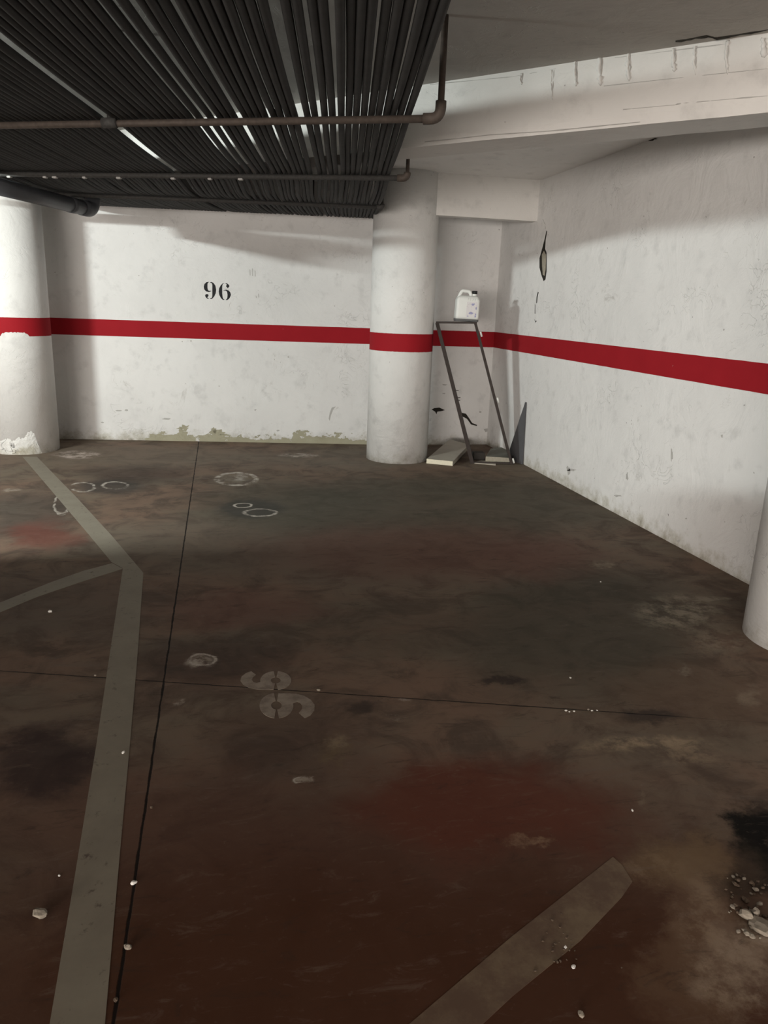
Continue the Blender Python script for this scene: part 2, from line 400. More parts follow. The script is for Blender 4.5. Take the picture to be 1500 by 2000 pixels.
# lintel above the niche
bm = bmesh.new(); box(bm, (1.75, 7.20, 2.325), (3.03, 7.34, ZC+.01)); lintel = tag(finish('ceiling_beam', bm, M_BEAM),
    'short white lintel beam between the middle column and the right wall', 'beam', kind='structure')

# columns
def column(c, r, label, top=ZC+.01):
    bm = bmesh.new(); cyl(bm, c, r, 0, top, 72)
    o = finish('column', bm, M_COL, smooth=True)
    for p in o.data.polygons:
        if abs(p.normal.z) > .5: p.use_smooth = False
    return tag(o, label, 'column', kind='structure')
c1, c2, c3 = (-1.87, 8.0), (1.78, 7.40), (2.795, 2.865)
col1 = column(c1, .31, 'round white column at the left edge with a chipped red band')
col2 = column(c2, .31, 'round white column in the middle in front of the niche')
col3 = column(c3, .30, 'round white column nearest the camera at the right edge')
# red bands: 1.09 to 1.26 m all round
Z0, Z1 = 1.095, 1.262
def flat_band(p, q, n, parent):
    bm = bmesh.new(); p, q = V(p), V(q); N = 90; off = V(n)
    lo, hi = [], []
    for i in range(N+1):
        x = p + (q-p)*i/N
        lo.append(V((x.x, x.y, Z0+.0015*noise.noise(V((i*.9, 0, p.x)))))); hi.append(V((x.x, x.y, Z1+.0015*noise.noise(V((i*.9, 5, p.x))))))
    sheet(bm, lo+hi[::-1], off*.0012)
    finish('red_band', bm, M_RED, parent)
flat_band((-6, by(-6), 0), (1.9, by(1.9), 0), (-.1225, -.9925, 0), wall_back)
flat_band((1.9, by(1.9)-.001, 0), (3.015, 8.138, 0), (0, -1, 0), wall_back)
flat_band((3.014, 8.139, 0), (3.014, -2, 0), (-1, 0, 0), wall_right)
def round_band(c, r, parent, chip=None, dz=0):
    bm = bmesh.new(); N = 180; A = []; B = []
    for i in range(N):
        a = 2*math.pi*i/N; z0 = Z0+dz
        if chip:
            t0 = (a-chip[0]) % (2*math.pi)
            if t0 < chip[1]: z0 += .035*(1-abs(t0/chip[1]*2-1)**6) + .010*noise.noise(V((i*.8, 0, 0)))
        z0 += .002*noise.noise(V((i*.5, 9, 0)))
        x, y = c[0]+(r+.0015)*math.cos(a), c[1]+(r+.0015)*math.sin(a)
        A.append(bm.verts.new((x, y, z0))); B.append(bm.verts.new((x, y, Z1+dz+.0015*noise.noise(V((i*.6, 3, 0))))))
    for i in range(N): bm.faces.new((A[i], A[(i+1) % N], B[(i+1) % N], B[i]))
    finish('red_band', bm, M_RED, parent, True)
round_band(c1, .31, col1, chip=(math.radians(258), math.radians(46)), dz=.015)
round_band(c2, .31, col2, dz=-.012)
# rough patched render at the foot of the left column
bm = bmesh.new(); N = 90; rows = []
for j in range(14):
    row = []
    for i in range(N+1):
        a = math.radians(175+135*i/N); hgt = (.10+.15*(i/N)**1.5)*(1 if i < N-8 else (N-i)/8)*(.9+.3*noise.noise(V((i*.11, 0, 2)))+.12*noise.noise(V((i*.5, 0, 7))))
        z = hgt*j/13; e = min(1, min(i, N-i)/4, (13-j)/2)
        rr = .3095 + e*(.001+.006*abs(noise.noise(V((i*.17, j*.5, 0))))+.003*abs(noise.noise(V((i*.9, j*2.1, 5)))))
        row.append(bm.verts.new((c1[0]+rr*math.cos(a), c1[1]+rr*math.sin(a), z)))
    rows.append(row)
for a, b in zip(rows, rows[1:]):
    for i in range(N): bm.faces.new((a[i], a[i+1], b[i+1], b[i]))
finish('rough_render_patch', bm, M_ROUGH, col1, True)

# stencilled 96 on the back wall
def onback(u, v): return onpl(u, v, BP, BN)
NB = V((-.1225, -.9925, 0))
nine = [[(415,305),(350,315),(290,370),(268,450),(285,530),(340,590),(420,605),(490,585),(488,572),(420,570),(390,540),(378,480),(378,380),(390,330),(415,325)],
 [(455,320),(500,310),(560,345),(610,420),(632,540),(620,640),(580,730),(530,790),(490,815),(455,805),(460,790),(500,780),(515,750),(520,700),(520,400),(505,345),(480,335),(455,335)],
 [(350,665),(395,670),(412,710),(390,745),(375,755),(385,780),(420,800),(415,812),(370,800),(325,755),(308,710),(320,680)]]
six = [[(865,335),(820,355),(760,420),(720,500),(708,590),(725,690),(770,780),(820,830),(870,838),(872,815),(840,805),(825,770),(810,650),(808,450),(820,390),(840,360),(868,350)],
 [(905,345),(950,350),(1000,390),(1020,430),(1005,465),(985,475),(990,490),(955,490),(960,475),(930,455),(925,420),(945,395),(930,370),(905,360)],
 [(845,560),(880,545),(930,535),(1000,560),(1050,620),(1065,690),(1040,760),(1000,815),(955,840),(915,838),(920,820),(945,810),(960,770),(965,690),(955,610),(930,570),(895,562),(850,570)]]
for g in (nine, six):
    bm = bmesh.new()
    for poly in g: sheet(bm, [onback(380+x/15, 530+y/15) for x, y in poly], NB*.0012)
    finish('stencilled_digit', bm, M_BLACK, wall_back)
for x0, y0, dy in [(488, 526, 12), (493, 524, 15), (498, 528, 12), (500, 577, 5), (505, 573, 8)]:
    bm = bmesh.new(); sheet(bm, [onback(x0-.6, y0), onback(x0+.9, y0+1), onback(x0+1.2, y0+dy), onback(x0-.2, y0+dy)], NB*.0008)
    finish('scuff_mark', bm, M_SMUDGE, wall_back)
def blob(fn, nrm, u, v, ru, rv, m, parent, name, k=26, rough=.5, seed=0, th=.0012):
    bm = bmesh.new(); pts = []
    for i in range(k):
        a = 2*math.pi*i/k; s = 1+rough*noise.noise(V((math.cos(a)*1.7+seed*7.3, math.sin(a)*1.7, seed)))+rough*.6*noise.noise(V((math.cos(a)*6+seed, math.sin(a)*6, 3)))
        pts.append(fn(u+ru*s*math.cos(a), v+rv*s*math.sin(a)))
    sheet(bm, pts, V(nrm)*th); return finish(name, bm, m, parent)
for i, (u, v, a, b) in enumerate([(361, 836, 11, 5), (357, 848, 8, 8), (425, 846, 14, 5), (418, 841, 5, 5), (400, 852, 16, 3), (455, 856, 20, 3), (318, 845, 7, 2.5), (310, 852, 14, 2), (440, 850, 10, 2.5)]):
    blob(onback, NB, u, v, a, b, M_SPALL, wall_back, 'peeled_patch', seed=i, rough=.9)
bm = bmesh.new(); sheet(bm, [onback(*p) for p in [(656, 794), (648, 796), (644, 806), (642, 818), (644, 822), (646, 812), (650, 802), (652, 798)]], NB*.0015); finish('crack', bm, M_SMUDGE, wall_back)
for i, (u, v, a, b) in enumerate([(247, 801, 3, 2), (232, 802, 6, 1.5), (200, 825, 3, 1.5), (325, 818, 8, 2), (543, 841, 3, 1.5), (356, 667, 1.2, 1.2), (373, 666, 1.5, 1.5), (563, 697, 1.2, 1.5), (428, 754, 1.2, 1)]):
    blob(onback, NB, u, v, a, b, M_SMUDGE, wall_back, 'scuff_mark', 12, seed=i+30)
# right wall: crack with broken plaster
def onright(u, v): return onpl(u, v, (3.015, 7, 0), np.array([1., 0, 0]))
NR = V((-1, 0, 0)); zz = lambda x, y: (960+x/2.778, 220+y/2.778)
bm = bmesh.new(); sheet(bm, [onright(*zz(x, y)) for x, y in [(299,640),(288,690),(275,740),(261,790),(261,840),(271,880),(283,914),(293,905),(299,860),(300,800),(299,760),(291,740),(294,690),(302,645)]], NR*.002)
finish('crack', bm, M_HOLE, wall_right)
bm = bmesh.new(); sheet(bm, [onright(*zz(x, y)) for x, y in [(286,750),(297,770),(297,800),(295,850),(289,885),(281,880),(277,830),(276,770)]], NR*.005)
finish('broken_plaster', bm, M_RAW, wall_right)
for P in ([(252,972),(245,1000),(243,1035),(247,1030),(250,1000),(256,975)], [(236,1040),(235,1090),(238,1092),(238,1042)], [(232,1120),(240,1140),(246,1128),(240,1132)]):
    bm = bmesh.new(); sheet(bm, [onright(*zz(x, y)) for x, y in P], NR*.0012); finish('crack', bm, M_HOLE, wall_right)
finish('crack', ragged_tube([onright(*p) for p in [(1060, 428), (1066, 440), (1066, 452)]], .003), M_SMUDGE, wall_right)
blob(onright, NR, 1262, 271, 20, 4, M_HOLE, wall_right, 'damp_hole', seed=3, th=.002)
for i, (u, v, a, b, m) in enumerate([(1110, 918, 3, 8, 1), (1118, 918, 8, 2, 1), (1312, 890, 2, 14, 1), (1410, 852, 1.5, 3, 1), (1158, 804, 6, 10, 0), (1142, 800, 3, 12, 0), (1207, 968, 8, 2, 1),
                                  (1272, 985, 18, 2, 0), (1325, 1057, 3, 3, 1), (1040, 683, 2, 6, 2), (1120, 590, 8, 5, 0), (1090, 632, 20, 8, 0), (1215, 632, 12, 9, 0), (1310, 598, 12, 5, 0), (1260, 640, 10, 12, 0), (1225, 930, 2, 9, 1), (1340, 1013, 1.5, 2, 1)]):
    if m == 0: continue
    blob(onright, NR, u, v, a, b, [None, M_SMUDGE, M_CHIP][m], wall_right, 'scuff_mark', 14, seed=i+60, rough=.9, th=.0009 if m < 2 else .002)
# niche wall damage
def onniche(u, v): return onpl(u, v, (1.95, 8.148, 0), np.array([.0087, 1, 0]))
NN = V((0, -1, 0)); zc = lambda x, y: (800+x/5, 520+y/5)
for P, m in (([(215,1400),(240,1385),(290,1380),(345,1405),(310,1415),(270,1420),(262,1445),(250,1420)], M_HOLE),
             ([(505,1430),(550,1440),(585,1490),(610,1530),(660,1550),(655,1560),(600,1545),(560,1490),(520,1470)], M_HOLE),
             ([(805,1550),(825,1560),(832,1600),(820,1640),(808,1630),(803,1590)], M_SMUDGE), ([(320,1150),(370,1155),(350,1165),(325,1162)], M_SMUDGE), ([(315,1240),(350,1238),(340,1250)], M_SMUDGE),
             ([(725,1590),(790,1580),(795,1600),(740,1620)], M_SMUDGE), ([(680,1415),(700,1415),(700,1430),(682,1430)], M_SMUDGE)):
    bm = bmesh.new(); sheet(bm, [onniche(*zc(x, y)) for x, y in P], NN*.0015); finish('crack', bm, m, wall_back)

# floor markings
def fl(pts, m, name, th=.0008):
    bm = bmesh.new(); sheet(bm, [onz(*p) for p in pts], (0, 0, th)); return finish(name, bm, m, floor)
fl([(44, 892), (72, 892), (150, 972), (218, 1046), (280, 1119), (267, 1300), (254, 1450), (232, 1690), (205, 2000), (192, 2150), (70, 2150), (97, 2000), (138, 1760), (189, 1450), (214, 1280), (240, 1110), (218, 1098), (170, 1040), (112, 972)], M_LINE, 'parking_line')
fl([(219, 1100), (240, 1111), (160, 1136), (75, 1165), (0, 1196), (-120, 1248), (-120, 1222), (0, 1177), (100, 1137), (163, 1115)], M_LINE, 'parking_line', .0006)
fl([(700, 2085), (800, 2000), (1000, 1829), (1197, 1674), (1215, 1690), (1235, 1722), (1214, 1753), (1133, 1838), (1000, 1947), (940, 2003), (860, 2085)], M_LINE2, 'parking_line')
# floor number 96, reading from the left (its top points to the right)
def glyph6(o, ax_u, ax_v, name, chunks_flip=False):
    """o = lower-left corner, ax_u = reading direction (full width), ax_v = up (full height)"""
    bm = bmesh.new()
    def P(u, v):
        if chunks_flip: u, v = 1-u, 1-v
        return o + ax_u*u + ax_v*v
    def ringpart(a0, a1, n=22):
        out = []; inn = []
        for i in range(n+1):
            a = math.radians(a0+(a1-a0)*i/n)
            out.append(P(.5+.5*math.cos(a), .305+.305*math.sin(a))); inn.append(P(.5+.17*math.cos(a), .305+.095*math.sin(a)))
        sheet(bm, out+inn[::-1], (0, 0, .0009))
    ringpart(8, 172); ringpart(188, 352)
    tail = [(.015, .36), (.0, .50), (.03, .68), (.12, .83), (.28, .94), (.48, 1.0), (.70, .985), (.90, .90), (1.0, .80), (.80, .70), (.66, .76), (.52, .775), (.40, .74), (.36, .68), (.42, .60), (.15, .45)]
    sheet(bm, [P(*p) for p in tail], (0, 0, .0006))
    return finish(name, bm, M_NUM, floor)
b9 = onz(470, 1330); e9 = onz(572, 1322); b6 = onz(508, 1383); e6 = onz(616, 1376)
cm = (onz(520, 1304)-onz(520, 1347)); cm6 = (onz(560, 1354)-onz(560, 1403))
upv = V((.205, -.03, 0))
glyph6(V((b9.x, b9.y, 0)) + V((.005, .085, 0)), V((-.012, -.160, 0)), upv, 'painted_floor_digit', True)
glyph6(V((b6.x, b6.y, 0)) + V((.005, .115, 0)), V((-.012, -.190, 0)), upv*1.02, 'painted_floor_digit')

# ================================================================== THINGS
# --- support pipes under the bank
ZB = 2.30
def barpt(u, v): return onz(u, v, ZB)
B1a, B1b = barpt(0, 245), barpt(840, 232)
B2a, B2b = barpt(0, 340), barpt(785, 348)
B3a, B3b = barpt(150, 381), barpt(742, 405)
def ext(a, b, x):  # point of the line at world x
    f = (x-a.x)/(b.x-a.x); return a + (b-a)*f
LX = -2.35
e1 = empty('support_pipe', B1b, 'rusty iron pipe rail nearest the camera under the black pipes, turning up at an elbow', 'support pipe', 'iron rails carrying the black pipes')
bm = bmesh.new(); tube(bm, [ext(B1a, B1b, LX), B1b], .0165, 12); finish('rail', bm, M_IRON, e1, True)
dd = (B1b-B1a).normalized()
bm = bmesh.new(); tube(bm, [B1b-dd*.03] + arc(B1b, B1b+dd*.045, B1b+dd*.045+V((0, 0, .045)), 7) + [B1b+dd*.045+V((0, 0, .07))], .024, 12); finish('elbow', bm, M_IRON, e1, True)
bm = bmesh.new(); tube(bm, [B1b+dd*.045+V((0, 0, .05)), (B1b+dd*.045)+V((0, 0, ZC-ZB))], .0150, 12); finish('hanger', bm, M_IRON, e1, True)
cp = barpt(214, 240)
bm = bmesh.new(); tube(bm, [cp-dd*.035, cp+dd*.035], .024, 12); finish('clamp', bm, M_IRON_D, e1, True)
bm = bmesh.new(); tube(bm, [cp, cp+V((0, 0, ZC-ZB))], .011, 8); finish('hanger', bm, M_IRON_D, e1, True)
e2 = empty('support_pipe', B2b, 'dark dusty iron rail in the middle of the bank ending at the round column', 'support pipe', 'iron rails carrying the black pipes')
bm = bmesh.new(); tube(bm, [ext(B2a, B2b, LX), B2b], .017, 10); finish('rail', bm, M_IRON_D, e2, True)
d2 = (B2b-B2a).normalized()
bm = bmesh.new(); tube(bm, [B2b-d2*.03] + arc(B2b, B2b+d2*.035, B2b+d2*.035+V((0, 0, .035)), 6), .023, 10); finish('elbow', bm, M_IRON, e2, True)
bm = bmesh.new(); tube(bm, [B2b+d2*.035+V((0, 0, .03)), B2b+d2*.035+V((0, 0, ZC-ZB))], .012, 10); finish('hanger', bm, M_IRON, e2, True)
for u in (18, 88, 107, 165, 232, 338, 410, 470):
    p = onz(u, 340+ (8*u/785), ZB); bm = bmesh.new(); s = random.uniform(.012, .02)
    box(bm, (-s, -.015, -.024), (s, .015, -.012), Matrix.Translation(p)@Matrix.Rotation(-.37, 4, 'Z'), .003); finish('plaster_splash', bm, M_SMUDGE, e2)
e3 = empty('support_pipe', B3b, 'dark thin iron rail farthest back, close to the wall with the number', 'support pipe', 'iron rails carrying the black pipes')
bm = bmesh.new(); tube(bm, [ext(B3a, B3b, LX+.5), B3b], .016, 10); finish('rail', bm, M_IRON_D, e3, True)
bm = bmesh.new(); tube(bm, [B3b-V((0.03, 0, 0)), B3b+V((.01, 0, 0)), B3b+V((.02, 0, .03))], .024, 10); finish('elbow', bm, M_IRON_D, e3, True)
bm = bmesh.new(); tube(bm, [B3b+V((.02, 0, .02)), B3b+V((.02, 0, ZC-ZB))], .011, 8); finish('hanger', bm, M_IRON_D, e3, True)
bm = bmesh.new(); tube(bm, [onz(612, 428, 2.3)+V((0, .1, .04)), onz(612, 428, 2.3)+V((0, .1, .40))], .018, 8); finish('hanger', bm, M_IRON_D, e3, True)

# --- the bank of black insulated pipes
R0 = .0162
gaps = [(-.475, .056), (-.30, .008), (-.085, .012), (-.02, .022), (.022, .020), (.13, .022), (.25, .007), (.405, .030), (.495, .012), (.56, .012), (.68, .004), (-1.05, .008)]
def bary(a, b, x): return ext(a, b, x).y
xs = []; x = ext(B1a, B1b, 0).x
# positions are measured across the bank (perpendicular to the run), on the line y = 4
SL = .165
gx = {round(g[0], 3): g[1] for g in gaps}
x = .865 + SL*(.35)       # right-most pipe, x at y = 4
XR = x
while x > -2.0:
    xs.append(x); step = 2*R0*math.hypot(1, SL)*random.uniform(.99, 1.025)
    for g, wd in gaps:
        gg = g + SL*(4-bary(B1a, B1b, g))
        if x-step < gg <= x: step += wd
    x -= step
def lineX(x4, y): return x4 + SL*(y-4)
def cross(x4, a, b):
    sl = (b.y-a.y)/(b.x-a.x)   # y on bar = a.y + sl (x-a.x); x = x4+SL(y-4)
    y = (a.y + sl*(x4-4*SL-a.x))/(1-sl*SL); return y
n = len(xs)
PIPE_GROUP = 'black insulated pipes hung side by side under the ceiling'
for i, x4 in enumerate(xs):
    y1, y2, y3 = cross(x4, B1a, B1b), cross(x4, B2a, B2b), cross(x4, B3a, B3b)
    zb = ZB + .0165 + R0
    sag = .006+.012*random.random(); f = i/n
    wig = random.uniform(-.004, .004)
    bunch = .07*math.sin(f*math.pi)   # the run shifts sideways between the last two rails
    pts = []
    yw = by(lineX(x4, 8.2))-.004
    segs = [(-2.0, y1-1.9, 4), (y1-1.9, y1, 7), (y1, y2, 7), (y2, y3, 8), (y3, yw, 6)]
    for si, (ya, yb, k) in enumerate(segs):
        for j in range(k):
            s = j/k; y = ya+(yb-ya)*s; z = zb; xx = lineX(x4, y) + wig*math.sin(y*2.1+i)
            bow = math.sin(s*math.pi)
            if si >= 1: z -= sag*bow*(.9 if si != 3 else 1.6)
            if si == 3: xx += -bunch*math.sin(s*math.pi/2)**2 + .008*math.sin(i*1.3)*bow
            if si == 4: xx += -bunch*(1-s*.6); z += .045*s*s
            pts.append(V((xx, y, z)))
    pts.append(V((lineX(x4, yw)-bunch*.4, yw, zb+.045)))
    bm = bmesh.new(); tube(bm, pts, R0*random.uniform(.97, 1.0), 9)
    o = finish('insulated_pipe', bm, M_PIPE, None, True)
    lab = 'long black foam-insulated pipe in the close-packed bank under the ceiling'
    if i == 0: lab = 'outermost right black insulated pipe along the edge of the bank'
    elif i == 1: lab = 'black insulated pipe second from the right edge of the bank'
    tag(o, lab, 'pipe', PIPE_GROUP)

for k, (x4, dz) in enumerate([(-1.93, 1), (-1.965, 1), (-2.0, 1), (-1.95, 2), (-1.985, 2), (-1.9665, 3)]):  # added pipe layers out of view, thickening the shadow band the lamp casts
    zz_ = ZB+.0165+R0 + dz*.031
    bm = bmesh.new(); q = [V((lineX(x4, y), y, zz_)) for y in (-2, 0, 2, 4, 5.5, 6.6-.05*k, 6.8-.05*k)]; tube(bm, q + arc(q[-1], q[-1]+V((.02, .08, 0)), q[-1]+V((.02, .085, .08)), 5)[1:] + [V((q[-1].x+.02, q[-1].y+.085, ZC-.003))], R0, 9)
    tag(finish('insulated_pipe', bm, M_PIPE, None, True), 'added unseen black pipe blocking lamp light, stacked along the far left edge of the bank', 'pipe', 'added pipes on the left edge blocking lamp light')
# --- drain pipe at the left
z = 2.218; pa, pb = onz(-75, 346, z), onz(170, 408, z); pd = (pb-pa).normalized()
e = empty('drain_pipe', pb, 'thick dark grey plastic drain pipe in front of the left column', 'drain pipe')
bm = bmesh.new(); tube(bm, [pa, pb], .060, 24); finish('pipe', bm, M_DRAIN, e, True)
bm = bmesh.new(); tube(bm, [pb-pd*.30, pb-pd*.20], .0635, 24); finish('coupling', bm, M_DRAIN, e, True)
bm = bmesh.new(); tube(bm, [pb-pd*.10, pb-pd*.02, pb] + arc(pb, pb+pd*.10, pb+pd*.11+V((0, 0, .11)), 8)[1:], .0645, 24); finish('elbow', bm, M_DRAIN, e, True)
bm = bmesh.new(); tube(bm, [pb+pd*.11+V((0, 0, .10)), pb+pd*.11+V((0, 0, ZC-z))], .058, 24); finish('riser', bm, M_DRAIN, e, True)
bm = bmesh.new(); tube(bm, arc(pa, pa-pd*.10, pa-pd*.11+V((0, 0, .11)), 8) + [pa-pd*.11+V((0, 0, ZC-z))], .0615, 24); finish('riser', bm, M_DRAIN, e, True)

# --- leaning steel shelf frame
fb, fr_ = V((2.490, 7.09, 0)), V((2.885, 7.02, 0))
ft, ftr = V((2.088, 7.235, 1.352)), V((2.455, 7.160, 1.362))
dv = ray(885, 606); dv = V((dv[0], dv[1], 0)).normalized(); DEP = .20
e = empty('shelf_frame', (fb+fr_)/2, 'leaning dark steel shelf frame propped against the middle column in the niche', 'shelf frame')
def panel(a, b, w0, w1, name):
    bm = bmesh.new(); s = V((1, -.1, 0)).normalized()
    def q(p, w): return [p - s*w/2, p + s*w/2, p + s*w/2 + dv*DEP, p - s*w/2 + dv*DEP]
    hexa(bm, q(a, w0), q(b, w1)); return finish(name, bm, M_RUSTFRAME, e)
panel(fb, ft, .040, .032, 'side_panel'); panel(fr_, ftr, .028, .024, 'side_panel')
bm = bmesh.new(); A, B = ft+V((-.012, 0, 0)), ftr+V((.012, 0, 0))
hexa(bm, [A, B, B+dv*DEP, A+dv*DEP], [p+V((0, 0, .016)) for p in (A, B, B+dv*DEP, A+dv*DEP)]); finish('top_shelf', bm, M_RUSTFRAME, e)
bm = bmesh.new(); A, B = fb+V((0, 0, .004)), fr_+V((0, 0, .004))
hexa(bm, [A, B, B+dv*.03, A+dv*.03], [p+V((0, 0, .012)) for p in (A, B, B+dv*.03, A+dv*.03)]); finish('bottom_bar', bm, M_RUSTFRAME, e)
def along(f): return fr_ + (ftr-fr_)*f
for f, h in ((.93, .05), (.47, .05), (.03, .05)):
    p = along(f); dz = (ftr-fr_).normalized()
    bm = bmesh.new(); tube(bm, [p+V((.025, -.01, 0))-dz*h*.5, p+V((.025, -.01, 0))+dz*h*.5], .009, 8); finish('hinge', bm, M_HINGE, e, True)
for f, L in ((.53, .045), (.48, .045), (.46, .035), (.35, -.02)):
    p = fb+(ft-fb)*f; bm = bmesh.new(); tube(bm, [p, p+V((L, -.01, .004))], .004, 6); finish('bolt', bm, M_RUSTFRAME, e)
# --- jerrycan on the frame
jl = onpl(891, 630, ft, np.array([.1, .99, 0])); jr = onpl(936, 631, ft, np.array([.1, .99, 0]))
jz = 1.362+.017; cx = (jl+jr)/2; W, D, HH = .225, .15, .29
cy = ft.y - .04 + .075
e = empty('jerrycan', (cx.x, cy, jz), 'white plastic jerrycan with black cap standing on the leaning steel frame', 'jerrycan')
e.rotation_euler = (0, math.radians(1.5), math.radians(-8)); e.matrix_world = Matrix.Translation((cx.x, cy, jz)) @ e.rotation_euler.to_matrix().to_4x4()
EM = e.matrix_world.copy()
def loc(name, bm, m, parent, smooth=True):
    for v in bm.verts: v.co = EM @ v.co
    return finish(name, bm, m, parent, smooth)
def rrect(w, d, r, z, xo=0, n=5):
    out = []
    for sx, sy, a0 in ((1, 1, 0), (-1, 1, 90), (-1, -1, 180), (1, -1, 270)):
        for k in range(n+1):
            a = math.radians(a0+90*k/n); out.append(V((xo+sx*(w/2-r)+r*math.cos(a), sy*(d/2-r)+r*math.sin(a), z)))
    return out
def loft(bm, rings, cap=True):
    R = [[bm.verts.new(p) for p in r] for r in rings]
    for a, b in zip(R, R[1:]):
        for k in range(len(a)): bm.faces.new((a[k], a[(k+1) % len(a)], b[(k+1) % len(a)], b[k]))
    if cap: bm.faces.new(R[0][::-1]); bm.faces.new(R[-1])
bm = bmesh.new()
loft(bm, [rrect(W, D, .025, .022), rrect(W+.003, D+.003, .025, .05), rrect(W, D, .025, .14), rrect(W, D, .025, .20), rrect(W-.012, D-.006, .028, .215),
          rrect(W-.022, D-.02, .03, .228, .002), rrect(W-.04, D-.05, .03, .238, .006), rrect(W-.08, D-.09, .02, .243, .010)])
body = loc('body', bm, M_CAN, e)
bm = bmesh.new(); loft(bm, [rrect(W-.01, D-.01, .022, 0), rrect(W+.002, D+.002, .025, .006), rrect(W+.002, D+.002, .025, .024)]); loc('base', bm, M_CANBASE, e)
bm = bmesh.new(); tube(bm, [V((-.092, 0, .205)), V((-.080, 0, .240))] + arc((-.074, 0, .256), (-.064, 0, .284), (-.045, 0, .284), 5) + [V((-.005, 0, .282))] + arc((.005, 0, .282), (.022, 0, .280), (.036, 0, .232), 5), .0180, 10); loc('handle', bm, M_CAN, e)
bm = bmesh.new(); tube(bm, [(.064, 0, .235), (.064, 0, .268)], .022, 16); loc('neck', bm, M_CAN, e)
bm = bmesh.new(); tube(bm, [(.064, 0, .262), (.064, 0, .290)], .026, 16); loc('cap', bm, M_CAP, e)
def label_mat():
    t = NT('pale_label_with_blue_print'); n = t.noise(17, 3, .6); n2 = t.noise(60, 3, .6)
    c = t.mix(t.ss(n.outputs[0], .54, .60), (.68, .66, .66), (.30, .30, .48)); c = t.mix(t.ss(n2.outputs[0], .62, .68), c, (.45, .40, .42))
    return t.out(c, .5)
bm = bmesh.new(); box(bm, (-.018, -D/2-.003, .045), (.082, -D/2+.001, .185)); lb = loc('label', bm, label_mat(), body, False)
for k in range(5):
    bm = bmesh.new(); tube(bm, [(-.01+k*.022, -D/2, .198), (-.004+k*.022, -D/2+.002, .216)], .003, 6); loc('rib', bm, M_CAN, body)

# --- boards and block on the niche floor
def slab(pts, z0, z1, th, m, name, label, cat, group=None, edge=None):
    a, b, c_, d_ = pts
    e = empty(name, a, label, cat, group)
    bot = [V((a.x, a.y, z0)), V((b.x, b.y, z0)), V((c_.x, c_.y, z1)), V((d_.x, d_.y, z1))]
    bm = bmesh.new(); hexa(bm, bot, [p+V((0, 0, th)) for p in bot]); finish('panel', bm, m, e)
    if edge:
        n_ = (bot[1]-bot[0]).normalized(); o_ = V((n_.y, -n_.x, 0))*.003
        bm = bmesh.new(); hexa(bm, [bot[0]+o_, bot[1]+o_, bot[1], bot[0]], [p+V((0, 0, th)) for p in (bot[0]+o_, bot[1]+o_, bot[1], bot[0])]); finish('edge_banding', bm, edge, e)
    return e
b1, b2 = onz(833, 905), onz(884, 910)
b3 = onz(915, 884); b4 = onz(877, 874); b3z = onz(915, 873, .07)
slab([b1, b2, onz(916, 876, .05), onz(878, 866, .05)], .001, .05, .045, M_BOARD, 'board', 'pale laminate board with cream edge beside the middle column', 'board', None, M_BOARDEDGE)
slab([onz(948, 902), onz(997, 905), onz(990, 882), onz(958, 886)], .001, .001, .055, M_BOARD2, 'board', 'grey chipped board lying under the leaning steel frame', 'board', None, M_RAW)
bm = bmesh.new(); p = onz(934, 897); box(bm, (-.058, -.04, 0), (.058, .06, .075), Matrix.Translation(p)@Matrix.Rotation(-.1, 4, 'Z'), .004)
tag(finish('brick', bm, M_BRICK), 'dark brick between the two boards in the niche', 'brick')
bm = bmesh.new(); pa = onz(922, 903); pb = onz(1000, 908); sheet(bm, [onz(922, 905), onz(968, 909), onz(968, 903), onz(940, 900)], (0, 0, .008))
tag(finish('wood_strip', bm, M_BOARD), 'thin pale strip lying across the foot of the steel frame', 'strip')
# dark tapering sheet in the corner by the wall
bm = bmesh.new()
q0, q1 = V((2.94, 7.30, 0)), V((3.005, 7.02, 0)); tp = V((3.010, 7.10, .62)); tp2 = V((3.010, 7.07, .62))
hexa(bm, [q0, q1, q1+V((-.006, -.002, 0)), q0+V((-.006, -.002, 0))], [tp, tp2, tp2+V((-.004, 0, 0)), tp+V((-.004, 0, 0))])
tag(finish('corner_wedge', bm, simple('slate_grey_sheet', (.10, .10, .105), .6)), 'dark grey tapering offcut standing against the right wall by the steel frame', 'wedge')

